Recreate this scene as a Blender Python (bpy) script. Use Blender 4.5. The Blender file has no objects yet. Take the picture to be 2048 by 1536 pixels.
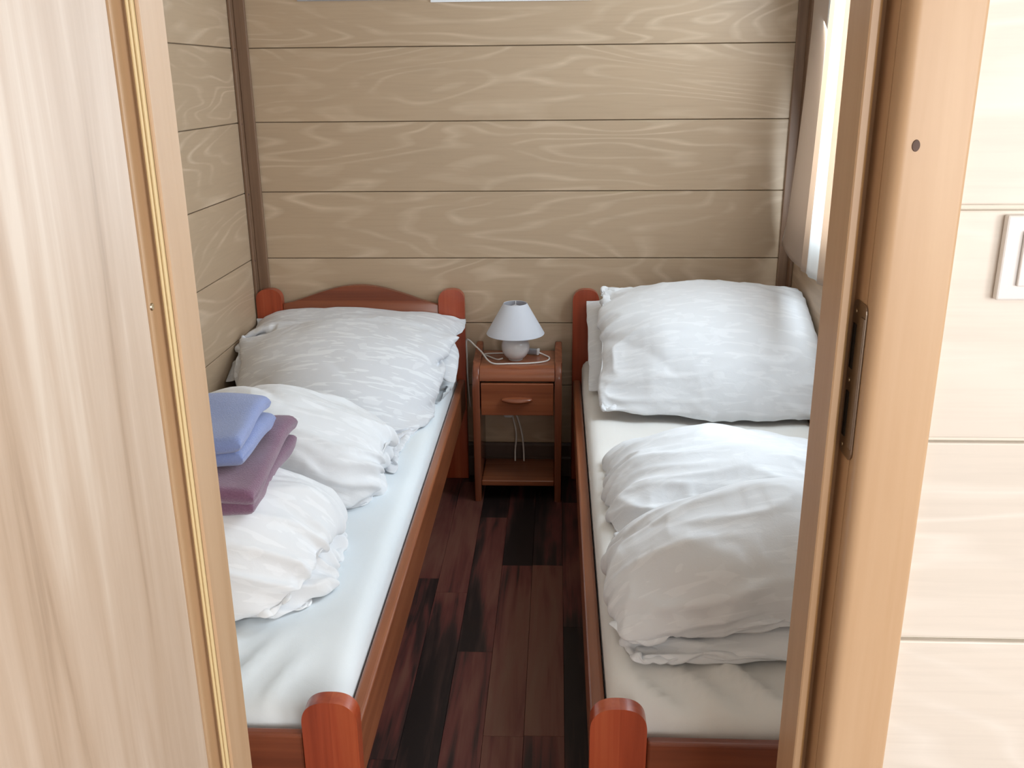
import bpy, bmesh, math, random
import numpy as np
from mathutils import Vector, Matrix
random.seed(7); rng = np.random.default_rng(11)
S = bpy.context.scene
COL = S.collection
PI = math.pi

# ------------------------------------------------------------------ camera
PITCH, YAW, ROLL, FPX = 0.317887591, 0.0489888758, -0.00942775672, 1867.66655
fw = Vector((-math.sin(YAW)*math.cos(PITCH), math.cos(YAW)*math.cos(PITCH), -math.sin(PITCH)))
r0 = Vector((math.cos(YAW), math.sin(YAW), 0)); u0 = r0.cross(fw)
cr, sr = math.cos(ROLL), math.sin(ROLL)
r1 = cr*r0 + sr*u0; u1 = -sr*r0 + cr*u0
cd = bpy.data.cameras.new('camera'); cam = bpy.data.objects.new('camera', cd); COL.objects.link(cam)
cam.matrix_world = Matrix(((r1.x, u1.x, -fw.x, 0), (r1.y, u1.y, -fw.y, 0), (r1.z, u1.z, -fw.z, 1.5), (0, 0, 0, 1)))
cd.sensor_fit = 'HORIZONTAL'; cd.sensor_width = 36; cd.lens = FPX/2048*36; cd.clip_start = .02
S.camera = cam

# ------------------------------------------------------------------ world, daylight, exposure
W = bpy.data.worlds.new('world'); S.world = W; W.use_nodes = True
W.node_tree.nodes['Background'].inputs[0].default_value = (.80, .90, 1.0, 1)
W.node_tree.nodes['Background'].inputs[1].default_value = 1.0
def area(name, loc, direction, sx, sy, power, col):
    l = bpy.data.lights.new(name, 'AREA'); l.shape = 'RECTANGLE'; l.size = sx; l.size_y = sy
    l.energy = power; l.color = col
    o = bpy.data.objects.new(name, l); COL.objects.link(o); o.location = loc
    o.rotation_euler = Vector(direction).to_track_quat('-Z', 'Z').to_euler()
    return o
# daylight through the bedroom window (right wall) and through the big window of the front room behind the camera
area('bedroom_window_daylight', (.925, 2.66, 1.38), (-1, -.12, -.25), 1.22, .78, 51, (.78, .90, 1.0))
area('front_room_window_daylight', (1.2, -2.10, 1.42), (-.22, 1, -.10), 1.5, 1.2, 44, (1.0, .985, .96))
area('front_room_side_fill_light', (2.10, -.95, 1.42), (-1, .16, -.10), 1.0, 1.1, 40, (1.0, .985, .96))  # added fill that brightens the door leaf and left jamb, no known window
S.view_settings.view_transform = 'Standard'; S.view_settings.look = 'None'
S.view_settings.gamma = 1; S.view_settings.exposure = 0.0

# ------------------------------------------------------------------ helpers
def tag(o, label=None, cat=None, group=None, kind=None):
    if label: o['label'] = label
    if cat: o['category'] = cat
    if group: o['group'] = group
    if kind: o['kind'] = kind
    return o
def empty(name, loc=(0, 0, 0), rz=0):
    o = bpy.data.objects.new(name, None); COL.objects.link(o); o.location = loc; o.rotation_euler[2] = rz
    o.empty_display_size = .05
    return o
def link(name, me, m, parent=None, smooth=False):
    o = bpy.data.objects.new(name, me); COL.objects.link(o)
    if m and not me.materials: me.materials.append(m)
    if smooth:
        for p in me.polygons: p.use_smooth = True
    if parent: o.parent = parent
    return o
def from_bm(name, bm, m, parent=None, smooth=False):
    bmesh.ops.recalc_face_normals(bm, faces=bm.faces)
    me = bpy.data.meshes.new(name); bm.to_mesh(me); bm.free()
    return link(name, me, m, parent, smooth)
def boxbm(x0, x1, y0, y1, z0, z1, bev=0, seg=2):
    bm = bmesh.new()
    r = bmesh.ops.create_cube(bm, size=1)
    for v in bm.verts:
        v.co = Vector(((x0+x1)/2+v.co.x*(x1-x0), (y0+y1)/2+v.co.y*(y1-y0), (z0+z1)/2+v.co.z*(z1-z0)))
    if bev: bmesh.ops.bevel(bm, geom=bm.edges[:], offset=bev, segments=seg, affect='EDGES', profile=.5)
    return bm
def box(name, x0, x1, y0, y1, z0, z1, m, parent=None, bev=0, seg=2):
    return from_bm(name, boxbm(x0, x1, y0, y1, z0, z1, bev, seg), m, parent)
def prism(name, pts, axis, a, b, m, parent=None, bev=0, seg=2, smooth=False):
    """closed 2D outline extruded along an axis; axis z: pts are (x,y); y: (x,z); x: (y,z)"""
    def P(p, t):
        return {'z': (p[0], p[1], t), 'y': (p[0], t, p[1]), 'x': (t, p[0], p[1])}[axis]
    bm = bmesh.new()
    A = [bm.verts.new(P(p, a)) for p in pts]; B = [bm.verts.new(P(p, b)) for p in pts]
    n = len(pts)
    fa = bm.faces.new(A); fb = bm.faces.new(B)
    for i in range(n): bm.faces.new((A[i], A[(i+1) % n], B[(i+1) % n], B[i]))
    if bev:
        ed = list(set(fa.edges[:]+fb.edges[:]))
        bmesh.ops.bevel(bm, geom=ed, offset=bev, segments=seg, affect='EDGES', profile=.5)
    o = from_bm(name, bm, m, parent)
    if smooth: shade(o)
    return o
def shade(o, ang=40):
    me = o.data
    for p in me.polygons: p.use_smooth = True
    try: me.set_sharp_from_angle(angle=math.radians(ang))
    except Exception: pass
    return o
def lathe(name, prof, m, parent=None, n=48, cap=True):
    bm = bmesh.new(); rings = []
    for r, z in prof:
        if r < 1e-6: rings.append([bm.verts.new((0, 0, z))])
        else: rings.append([bm.verts.new((r*math.cos(2*PI*k/n), r*math.sin(2*PI*k/n), z)) for k in range(n)])
    for a, b in zip(rings, rings[1:]):
        for k in range(n):
            k2 = (k+1) % n
            if len(a) == 1 and len(b) == 1: continue
            if len(a) == 1: bm.faces.new((a[0], b[k], b[k2]))
            elif len(b) == 1: bm.faces.new((a[k], b[0], a[k2]))
            else: bm.faces.new((a[k], b[k], b[k2], a[k2]))
    o = from_bm(name, bm, m, parent, True); shade(o, 35)
    return o
def tube(name, pts, r, m, parent=None, n=8, sub=8):
    P = [Vector(p) for p in pts]
    Q = []
    for i in range(len(P)-1):
        p0 = P[max(i-1, 0)]; p1 = P[i]; p2 = P[i+1]; p3 = P[min(i+2, len(P)-1)]
        for s in range(sub):
            t = s/sub
            Q.append(.5*((2*p1)+(-p0+p2)*t+(2*p0-5*p1+4*p2-p3)*t*t+(-p0+3*p1-3*p2+p3)*t**3))
    Q.append(P[-1])
    bm = bmesh.new(); rings = []; up = Vector((0, 0, 1))
    for i, q in enumerate(Q):
        d = (Q[min(i+1, len(Q)-1)]-Q[max(i-1, 0)]).normalized()
        a = d.cross(up)
        if a.length < .05: a = d.cross(Vector((1, 0, 0)))
        a.normalize(); b = a.cross(d)
        rings.append([bm.verts.new(q+r*(math.cos(2*PI*k/n)*a+math.sin(2*PI*k/n)*b)) for k in range(n)])
    for a, b in zip(rings, rings[1:]):
        for k in range(n): bm.faces.new((a[k], a[(k+1) % n], b[(k+1) % n], b[k]))
    bm.faces.new(rings[0]); bm.faces.new(rings[-1])
    return from_bm(name, bm, m, parent, True)

# ------------------------------------------------------------------ materials
class NT:
    def __init__(s, name):
        s.m = bpy.data.materials.new(name); s.m.use_nodes = True; s.t = s.m.node_tree
        s.b = s.t.nodes['Principled BSDF']
    def n(s, typ, **k):
        nd = s.t.nodes.new(typ)
        for a, v in k.items():
            if a[0] == 'i' and a[1:].isdigit(): s.set(nd.inputs[int(a[1:])], v)
            elif a in ('Scale', 'Detail', 'Roughness', 'Distortion', 'Vector', 'Fac', 'Strength', 'Height', 'Distance', 'W'): s.set(nd.inputs[a], v)
            else: setattr(nd, a, v)
        return nd
    def set(s, inp, v):
        if isinstance(v, bpy.types.NodeSocket): s.t.links.new(v, inp)
        else: inp.default_value = v
    def math(s, op, a, b=0., c=0., clamp=False):
        nd = s.n('ShaderNodeMath', operation=op, i0=a, i1=b, i2=c); nd.use_clamp = clamp; return nd.outputs[0]
    def ramp(s, fac, stops):
        nd = s.n('ShaderNodeValToRGB'); s.set(nd.inputs[0], fac); e = nd.color_ramp.elements
        while len(e) < len(stops): e.new(.5)
        for q, (p, c) in zip(e, stops):
            q.position = p; q.color = c if len(c) == 4 else (*c, 1)
        return nd.outputs[0]
    def mix(s, fac, a, b, mode='MIX'):
        nd = s.n('ShaderNodeMix', data_type='RGBA', blend_type=mode)
        s.set(nd.inputs[0], fac); s.set(nd.inputs[6], a); s.set(nd.inputs[7], b); return nd.outputs[2]
    def coords(s, kind='Object', scale=(1, 1, 1), rand=False, rot=(0, 0, 0), loc=(0, 0, 0)):
        v = s.n('ShaderNodeTexCoord').outputs[kind]
        if rand:
            oi = s.n('ShaderNodeObjectInfo').outputs['Random']
            cx = s.n('ShaderNodeCombineXYZ'); 
            s.set(cx.inputs[0], s.math('MULTIPLY', oi, 17.3)); s.set(cx.inputs[1], s.math('MULTIPLY', oi, 41.7)); s.set(cx.inputs[2], s.math('MULTIPLY', oi, 9.1))
            v = s.n('ShaderNodeVectorMath', operation='ADD', i0=v, i1=cx.outputs[0]).outputs[0]
        mp = s.n('ShaderNodeMapping'); s.set(mp.inputs[0], v); mp.inputs['Scale'].default_value = scale
        mp.inputs['Rotation'].default_value = rot; mp.inputs['Location'].default_value = loc
        return mp.outputs[0]
    def noise(s, v, scale=5, detail=4, rough=.5, dist=0):
        return s.n('ShaderNodeTexNoise', Vector=v, Scale=scale, Detail=detail, Roughness=rough, Distortion=dist).outputs[0]
    def bump(s, h, strength=.2, dist=.002):
        nd = s.n('ShaderNodeBump', Strength=strength, Distance=dist); s.set(nd.inputs['Height'], h)
        s.set(s.b.inputs['Normal'], nd.outputs[0])
    def out(s, col, rough=.5, spec=.5, coat=0):
        s.set(s.b.inputs['Base Color'], col if isinstance(col, bpy.types.NodeSocket) else (*col, 1))
        s.set(s.b.inputs['Roughness'], rough); s.b.inputs['Specular IOR Level'].default_value = spec
        if coat: s.b.inputs['Coat Weight'].default_value = coat; s.b.inputs['Coat Roughness'].default_value = .15
        return s.m

def wood_panel(name, base, light, along='x', rough=.42):
    """pale laminate: long cathedral figure in lighter thin lines"""
    t = NT(name)
    sc = {'x': (1, 1, 1), 'y': (1, 1, 1)}[along]
    v = t.coords('Object', sc, True, (0, 0, PI/2 if along == 'y' else 0))
    st = t.n('ShaderNodeMapping'); t.set(st.inputs[0], v); st.inputs['Scale'].default_value = (1.15, 5.2, 5.2)
    sv = st.outputs[0]
    n1 = t.noise(sv, .85, 2, .45, .35)
    bands = t.math('FRACT', t.math('MULTIPLY', n1, 15))
    tri = t.math('ABSOLUTE', t.math('SUBTRACT', bands, .5))       # 0 at line centre
    line = t.math('SUBTRACT', 1, t.math('MULTIPLY', tri, 4.5), clamp=True)
    n2 = t.noise(sv, 2.2, 3, .6, .6)
    line = t.math('MULTIPLY', line, t.math('MULTIPLY', t.math('SUBTRACT', n2, .36, clamp=True), 3.4, clamp=True))
    fine = t.n('ShaderNodeMapping'); t.set(fine.inputs[0], v); fine.inputs['Scale'].default_value = (5, 120, 120)
    f = t.noise(fine.outputs[0], 1, 3, .6)
    blot = t.noise(sv, .8, 2, .5)
    c = t.mix(t.math('MULTIPLY', t.math('SUBTRACT', blot, .3, clamp=True), 1.2, clamp=True), (*[q*.90 for q in base], 1), (*[q*1.07 for q in base], 1))
    c = t.mix(t.math('MULTIPLY', line, .75), c, (*light, 1))
    c = t.mix(t.math('MULTIPLY', t.math('SUBTRACT', f, .45, clamp=True), .8), c, (*[q*.72 for q in base], 1))
    t.bump(f, .05, .0006)
    return t.out(c, rough, .4)
def streak_wood(name, cols, axis='z', rough=.4, stretch=26, scale=1.6, coat=0, spec=.5, stripe=0, rand=True):
    t = NT(name); k = stretch
    sc = {'x': (1, k, k), 'y': (k, 1, k), 'z': (k, k, 1)}[axis]
    v = t.coords('Object', sc, rand)
    n1 = t.noise(v, scale, 5, .55, .5); sc2 = tuple(3*q if q == k else 1.2*q for q in sc)
    mp = t.coords('Object', sc2, rand)
    n2 = t.noise(mp, scale, 3, .6)
    f = t.math('ADD', t.math('MULTIPLY', n1, .75), t.math('MULTIPLY', n2, .25))
    if stripe:
        # glued-up staves: steps of tone across the board
        sv = t.n('ShaderNodeSeparateXYZ'); t.set(sv.inputs[0], t.coords('Object', (1, 1, 1), rand))
        wn = t.n('ShaderNodeTexWhiteNoise', noise_dimensions='1D')
        src = {'x': 2, 'y': 0, 'z': 0}[axis]
        t.set(wn.inputs['W'], t.math('FLOOR', t.math('DIVIDE', sv.outputs[src], stripe)))
        f = t.math('ADD', f, t.math('MULTIPLY', t.math('SUBTRACT', wn.outputs[0], .5), .22))
    n = len(cols)
    c = t.ramp(f, [(.30+.40*i/(n-1), cols[i]) for i in range(n)])
    t.bump(n2, .06, .0006)
    return t.out(c, rough, spec, coat)
def fabric(name, a, b, printed=True, scale=1.0, rough=.9, sheen=.2, bumpn=.25):
    t = NT(name)
    uv = t.coords('UV', (scale, scale, 1))
    if printed:
        m1 = t.n('ShaderNodeMapping'); t.set(m1.inputs[0], uv); m1.inputs['Scale'].default_value = (13, 66, 1); m1.inputs['Rotation'].default_value = (0, 0, .12)
        s1 = t.noise(m1.outputs[0], 1, 1.5, .5, .7)
        s1 = t.math('MULTIPLY', t.math('SUBTRACT', s1, .565, clamp=True), 30, clamp=True)
        vo = t.n('ShaderNodeTexVoronoi', feature='F1', voronoi_dimensions='2D'); m2 = t.n('ShaderNodeMapping'); t.set(m2.inputs[0], uv)
        m2.inputs['Scale'].default_value = (46, 60, 1); m2.inputs['Rotation'].default_value = (0, 0, -.5)
        t.set(vo.inputs['Vector'], m2.outputs[0]); vo.inputs['Scale'].default_value = 1
        sep = t.n('ShaderNodeSeparateColor'); t.set(sep.inputs[0], vo.outputs['Color'])
        cell = t.math('MULTIPLY', t.math('GREATER_THAN', sep.outputs[0], .90), .55)
        big = t.noise(uv, 3.1, 2)
        cell = t.math('MULTIPLY', cell, t.math('GREATER_THAN', big, .47))
        p = t.math('MAXIMUM', s1, cell)
        c = t.mix(p, (*a, 1), (*b, 1))
    else:
        c = t.mix(t.noise(uv, 6, 3), (*a, 1), (*b, 1))
    wv = t.coords('UV', (scale*1.0, scale*1.0, 1))
    h = t.math('ADD', t.math('MULTIPLY', t.noise(wv, 420, 2), .12), t.noise(wv, 14, 4, .55, .8))
    t.bump(h, bumpn, .006)
    t.out(c, rough, .25)
    t.b.inputs['Sheen Weight'].default_value = sheen
    return t.m
def plain(name, c, rough=.5, spec=.5, metal=0, noise=0, coat=0):
    t = NT(name)
    if noise:
        n = t.noise(t.coords('Object'), 40, 4)
        col = t.mix(n, (*[q*(1-noise) for q in c], 1), (*[min(1, q*(1+noise)) for q in c], 1)); t.bump(n, .1, .001)
        t.out(col, rough, spec, coat)
    else: t.out(c, rough, spec, coat)
    t.b.inputs['Metallic'].default_value = metal
    return t.m

M = {}
M['panel'] = wood_panel('pale_beech_laminate', (.505, .372, .25), (.66, .515, .375))
M['panel_y'] = wood_panel('pale_beech_laminate_side', (.505, .372, .25), (.66, .515, .375), 'y')
M['panel_hall'] = wood_panel('pale_beech_laminate_lit', (.83, .775, .70), (.87, .83, .77))  # same beech laminate, the front room's strong light put into its colour
M['joint'] = plain('joint_brown', (.27, .19, .12), .8)
M['joint_hall'] = plain('joint_highlight', (.88, .82, .73), .7)  # bright highlight along the panel joints painted as joint colour
M['trim'] = streak_wood('brown_corner_trim', [(.155, .085, .050), (.20, .115, .068), (.25, .15, .09)], 'z', .45, 30)
M['leaf'] = streak_wood('door_leaf_laminate', [(.34, .24, .165), (.53, .405, .30), (.61, .49, .385), (.73, .635, .535)], 'z', .45, 17, 1.25)
M['frame'] = streak_wood('beech_door_frame', [(.52, .335, .19), (.58, .39, .235), (.635, .445, .28)], 'z', .38, 18, 1.2, spec=.45)
M['seal'] = plain('cream_seal', (.74, .60, .34), .45)
M['seal_tan'] = plain('tan_seal', (.58, .36, .16), .45)
M['cherry'] = streak_wood('cherry_stained_wood_upright', [(.27, .042, .015), (.38, .066, .025), (.47, .108, .042)], 'z', .28, 22, 1.3, .25, .5, .042)
M['cherry_y'] = streak_wood('cherry_stained_wood_lengthwise', [(.19, .056, .022), (.27, .085, .034), (.35, .125, .052)], 'y', .30, 22, 1.3, .2, .5)
M['cherry_x'] = streak_wood('cherry_stained_wood_crosswise', [(.15, .036, .016), (.215, .055, .023), (.28, .082, .034)], 'x', .30, 22, 1.3, .2, .5, .05)
M['ns'] = streak_wood('nightstand_cherry', [(.20, .052, .020), (.29, .085, .034), (.38, .125, .05)], 'x', .25, 24, 1.3, .3)
M['ns_side'] = streak_wood('nightstand_cherry_side', [(.17, .045, .020), (.24, .070, .032), (.31, .10, .045)], 'z', .25, 24, 1.3, .3)
M['ceramic'] = plain('white_ceramic', (.74, .70, .68), .22, .5, coat=.3)
M['white_plastic'] = plain('white_plastic', (.82, .81, .80), .35)
M['cord'] = plain('white_cord', (.80, .76, .72), .45)
M['grey_plastic'] = plain('grey_plastic', (.30, .29, .30), .45)
M['steel'] = plain('brushed_steel', (.42, .36, .30), .36, .5, 1)
M['dark'] = plain('dark_recess', (.012, .010, .009), .8)
M['screw'] = plain('screw_brass', (.50, .44, .33), .35, .5, 1)
M['knot'] = plain('knot_brown', (.10, .055, .04), .6, noise=.5)
M['paper'] = plain('white_paper', (.86, .88, .90), .7)
M['ceiling'] = plain('ceiling_white', (.80, .77, .71), .8)
M['base'] = plain('baseboard_brown', (.10, .06, .045), .5, noise=.2)
M['bed_print'] = fabric('printed_bed_linen', (.69, .705, .74), (.80, .82, .85))
M['bed_print_b'] = fabric('printed_bed_linen_faint', (.78, .795, .82), (.83, .845, .87))
M['sheet'] = fabric('white_sheet_cool_light', (.78, .84, .88), (.82, .88, .92), False, bumpn=.12)  # white sheet, cool window light put into the colour
M['sheet_r'] = fabric('white_sheet_warm_shade', (.80, .785, .755), (.84, .825, .795), False, bumpn=.12)  # white sheet, warm shade of the right bed put into the colour
M['pillow_blue'] = fabric('pale_blue_pillow', (.70, .75, .78), (.75, .79, .82), False, bumpn=.12)
def terry(name, a, b):
    t = NT(name); v = t.coords('Object')
    n = t.noise(v, 300, 3, .7); g = t.noise(v, 30, 3)
    c = t.mix(t.math('ADD', t.math('MULTIPLY', n, .6), t.math('MULTIPLY', g, .4)), (*a, 1), (*b, 1))
    t.bump(n, .7, .004); t.out(c, .97, .1); t.b.inputs['Sheen Weight'].default_value = .5
    return t.m
M['towel_blue'] = terry('blue_towel', (.19, .25, .50), (.31, .39, .70))
M['towel_purple'] = terry('mauve_towel', (.11, .045, .095), (.32, .165, .255))

# floor laminate: each plank has a tone of its own (object colour)
def floor_mat():
    t = NT('dark_plum_brown_laminate')
    v = t.coords('Object', (26, 1.4, 1), True)
    n1 = t.noise(v, 1.3, 5, .6, .6)
    v2 = t.coords('Object', (5, .9, 1), True)
    n2 = t.noise(v2, 1.6, 3, .55, .4)
    oi = t.n('ShaderNodeSeparateColor'); t.set(oi.inputs[0], t.n('ShaderNodeObjectInfo').outputs['Color']); oi = oi.outputs[0]
    f = t.math('ADD', t.math('MULTIPLY', n1, .45), t.math('ADD', t.math('MULTIPLY', n2, .75), t.math('MULTIPLY', t.math('SUBTRACT', oi, .5), .26)))
    c = t.ramp(f, [(.42, (.020, .013, .012)), (.50, (.048, .026, .023)), (.57, (.14, .042, .035)), (.66, (.185, .074, .053)), (.80, (.20, .10, .068))])
    t.bump(n1, .12, .0008)
    return t.out(c, .48, .28)
M['floor'] = floor_mat()
def curtain_mat():
    t = NT('beige_white_striped_curtain')
    uv = t.n('ShaderNodeSeparateXYZ'); t.set(uv.inputs[0], t.n('ShaderNodeTexCoord').outputs['UV'])
    f = t.math('FRACT', uv.outputs[0])
    st = t.math('MULTIPLY', t.math('GREATER_THAN', f, .06), t.math('LESS_THAN', f, .50))
    c = t.mix(st, (.80, .80, .79, 1), (.60, .49, .40, 1))
    n = t.noise(t.coords('UV', (90, 900, 1)), 1, 2)
    t.bump(n, .1, .001)
    t.out(c, .9, .15)
    tr = t.n('ShaderNodeBsdfTranslucent'); t.set(tr.inputs[0], c)
    mx = t.n('ShaderNodeMixShader'); mx.inputs[0].default_value = .5
    t.t.links.new(t.b.outputs[0], mx.inputs[1]); t.t.links.new(tr.outputs[0], mx.inputs[2])
    t.t.links.new(mx.outputs[0], t.t.nodes['Material Output'].inputs[0])
    return t.m
M['curtain'] = curtain_mat()
def shade_mat():
    t = NT('white_lamp_shade_fabric'); t.out((.78, .80, .86), .85, .2)
    t.bump(t.noise(t.coords('Object'), 700, 2), .1, .0006)
    tr = t.n('ShaderNodeBsdfTranslucent'); tr.inputs[0].default_value = (.8, .82, .88, 1)
    mx = t.n('ShaderNodeMixShader'); mx.inputs[0].default_value = .25
    t.t.links.new(t.b.outputs[0], mx.inputs[1]); t.t.links.new(tr.outputs[0], mx.inputs[2])
    t.t.links.new(mx.outputs[0], t.t.nodes['Material Output'].inputs[0])
    return t.m
M['shade'] = shade_mat()
def glass_mat():
    t = NT('window_glass')
    tr = t.n('ShaderNodeBsdfTransparent'); gl = t.n('ShaderNodeBsdfGlossy'); gl.inputs['Roughness'].default_value = .02
    mx = t.n('ShaderNodeMixShader'); mx.inputs[0].default_value = .06
    t.t.links.new(tr.outputs[0], mx.inputs[1]); t.t.links.new(gl.outputs[0], mx.inputs[2])
    t.t.links.new(mx.outputs[0], t.t.nodes['Material Output'].inputs[0])
    return t.m
M['glass'] = glass_mat()

# ------------------------------------------------------------------ the room
XL, XR, YB, YF0, YF1 = -1.135, .86, 3.42, .96, 1.048        # bedroom inner faces; front wall near / far face
ZC = 2.12
JZ = [.135, .372, .619, .865, 1.108, 1.353, 1.602, 1.849, ZC]   # panel joints
HX0, HX1, HY0 = -2.60, 2.05, -2.05                         # front room
def wall(name, label, boxes, m):
    root = empty(name); tag(root, label, 'wall', kind='structure')
    for b in boxes: box('backing', *b, m, root)
    return root
G = .0035                                                  # joint half gap
# back wall
w = wall('wall_back', 'pale wood panelled wall behind the two headboards', [(XL-.1, XR+.1, YB, YB+.06, 0, ZC)], M['joint'])
zs = [0]+JZ
for a, b in zip(zs, zs[1:]):
    box('panel', XL, XR, YB-.010, YB-.0005, a+G*.4, b-G*.4, M['panel'], w, .0016, 1)
# left wall
w = wall('wall_left', 'pale wood panelled wall beside the left bed', [(XL-.06, XL, YF1, YB, 0, ZC)], M['joint'])
for a, b in zip(zs, zs[1:]):
    box('panel', XL+.0005, XL+.010, YF1, YB-.011, a+G*.4, b-G*.4, M['panel_y'], w, .0016, 1)
# right wall with the window opening
WY0, WY1, WZ0, WZ1 = 2.02, 3.30, .98, 1.80
w = wall('wall_right', 'pale wood panelled wall beside the right bed', [(XR, XR+.06, YF1, WY0, 0, ZC), (XR, XR+.06, WY1, YB, 0, ZC), (XR, XR+.06, WY0, WY1, 0, WZ0), (XR, XR+.06, WY0, WY1, WZ1, ZC)], M['joint'])
for a, b in zip(zs, zs[1:]):
    lo, hi = a+G*.4, b-G*.4
    if hi <= WZ0 or lo >= WZ1: box('panel', XR-.010, XR-.0005, YF1, YB-.011, lo, hi, M['panel_y'], w, .0016, 1)
    else:
        for c, d in ((YF1, WY0), (WY1, YB-.011)): box('panel', XR-.010, XR-.0005, c, d, lo, hi, M['panel_y'], w, .0016, 1)
        if lo < WZ0: box('panel', XR-.010, XR-.0005, WY0, WY1, lo, WZ0, M['panel_y'], w)
        if hi > WZ1: box('panel', XR-.010, XR-.0005, WY0, WY1, WZ1, hi, M['panel_y'], w)
w = empty('window_1'); tag(w, 'dark framed bedroom window above the right bed behind the striped curtain', 'window', kind='structure')
for a in ((WY0, WY0+.045, WZ0, WZ1), (WY1-.045, WY1, WZ0, WZ1), (WY0+.045, WY1-.045, WZ0, WZ0+.045), (WY0+.045, WY1-.045, WZ1-.045, WZ1)):
    box('window_frame', XR+.004, XR+.045, a[0], a[1], a[2], a[3], M['dark'], w, .003)
box('pane', XR+.020, XR+.026, WY0+.045, WY1-.045, WZ0+.045, WZ1-.045, M['glass'], w)
# front wall (between the front room and the bedroom)
DX0, DX1, DZ = -.455, .345, 2.03
w = wall('wall_front', 'pale wood panelled wall around the doorway with a light switch', [(HX0, DX0, YF0, YF1, 0, ZC), (DX1, HX1, YF0, YF1, 0, ZC), (DX0, DX1, YF0, YF1, DZ, ZC)], M['joint_hall'])
HZ = [0, .131, .382, .630, .878, 1.124, 1.371, 1.618, 1.865, ZC]
for a, b in zip(HZ, HZ[1:]):
    lo, hi = a+.0045, b-.0008
    box('panel', DX1+.04, HX1, YF0-.009, YF0-.0005, lo, hi, M['panel_hall'], w, .002, 2)
    box('panel', HX0, DX0-.03, YF0-.009, YF0-.0005, lo, hi, M['panel_hall'], w, .002, 2)
# front room shell
w = wall('wall_hall_left', 'plain pale wall of the front room left of the door', [(HX0-.06, HX0, HY0, YF0, 0, ZC)], M['panel_hall'])
w = wall('wall_hall_right', 'plain pale wall of the front room right of the switch', [(HX1, HX1+.06, HY0, -1.46, 0, ZC), (HX1, HX1+.06, -.44, YF0, 0, ZC), (HX1, HX1+.06, -1.46, -.44, 0, .86), (HX1, HX1+.06, -1.46, -.44, 1.98, ZC)], M['panel_hall'])  # opening made up for the added side fill light
HWX0, HWX1, HWZ0, HWZ1 = .42, 1.98, .80, 2.04
w = wall('wall_hall_rear', 'pale wall with a big window behind the viewer', [(HX0, HWX0, HY0-.06, HY0, 0, ZC), (HWX1, HX1, HY0-.06, HY0, 0, ZC), (HWX0, HWX1, HY0-.06, HY0, 0, HWZ0), (HWX0, HWX1, HY0-.06, HY0, HWZ1, ZC)], M['panel_hall'])
o = box('ceiling', HX0-.06, HX1+.06, HY0-.06, YB+.06, ZC, ZC+.05, M['ceiling']); tag(o, 'plain off white ceiling over both rooms', 'ceiling', kind='structure')
# floor of separate laminate planks
fl = empty('floor'); tag(fl, 'dark plum brown laminate plank floor between the beds', 'floor', kind='structure')
box('subfloor', HX0-.06, HX1+.06, HY0-.06, YB+.06, -.06, -.010, M['dark'], fl)
box('hall_boards', HX0, HX1, HY0, 1.0, -.0095, 0, M['floor'], fl)
PW, PL = .0975, .823
pm = {}
xi = -.266-PW*9; col_i = 0
offs = {8: 2.508, 9: 2.20, 10: 1.857, 11: 1.861, 12: 2.33}
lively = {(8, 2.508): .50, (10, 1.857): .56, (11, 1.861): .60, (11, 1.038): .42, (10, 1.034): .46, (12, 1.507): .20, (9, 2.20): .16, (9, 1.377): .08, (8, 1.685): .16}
rt = random.Random(5)
while xi < XR:
    y = offs.get(col_i, (col_i*.37) % PL)
    while y > 1.0: y -= PL
    while y < YB:
        a, b = max(y, 1.0), min(y+PL, YB)
        x0, x1 = max(xi, XL), min(xi+PW, XR)
        if b-a > .02 and x1-x0 > .02:
            key = (round(x1-x0, 3), round(b-a, 3))
            if key not in pm:
                bm = boxbm(-(x1-x0)/2+.0004, (x1-x0)/2-.0004, -(b-a)/2+.0004, (b-a)/2-.0004, -.0095, 0, .0004, 1)
                me = bpy.data.meshes.new('plank'); bm.to_mesh(me); bm.free(); me.materials.append(M['floor']); pm[key] = me
            o = bpy.data.objects.new('plank', pm[key]); COL.objects.link(o); o.parent = fl; o.location = ((x0+x1)/2, (a+b)/2, 0)
            tone = rt.uniform(.05, .32)
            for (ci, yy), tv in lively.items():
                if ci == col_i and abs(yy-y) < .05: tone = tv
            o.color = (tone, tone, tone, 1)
        y += PL
    xi += PW; col_i += 1
# corner trims
def ctrim(n, label, x0, x1, y0, y1):
    o = box('trim_%d' % n, x0, x1, y0, y1, 0, ZC, M['trim'], None, .003); tag(o, label, 'trim', kind='structure'); return o
ctrim(1, 'brown corner strip on the back wall left of the left headboard', XL+.022, XL+.062, YB-.024, YB-.0105)
t2 = ctrim(2, 'narrow brown corner strip on the left wall', XL+.0105, XL+.022, YB-.052, YB-.012)
for z in JZ[1:7]:
    q = lathe('screw', [(0, .0022), (.0028, .0016), (.0040, 0)], M['knot'], t2, 12); q.rotation_euler = (0, PI/2, 0); q.location = (XL+.0219, YB-.044, z-.004)
ctrim(3, 'brown corner strip on the back wall beside the curtain', XR-.055, XR-.020, YB-.024, YB-.0105)
ctrim(4, 'narrow brown corner strip on the right wall behind the curtain', XR-.0215, XR-.0105, YB-.060, YB-.012)
o = prism('baseboard_back', [(YB-.0105, 0), (YB-.026, 0), (YB-.026, .074), (YB-.020, .080), (YB-.020, .126), (YB-.014, .135), (YB-.0105, .135)], 'x', XL+.012, XR-.012, M['base'])
tag(o, 'dark brown baseboard along the back wall behind the nightstand', 'baseboard', kind='structure')

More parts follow.
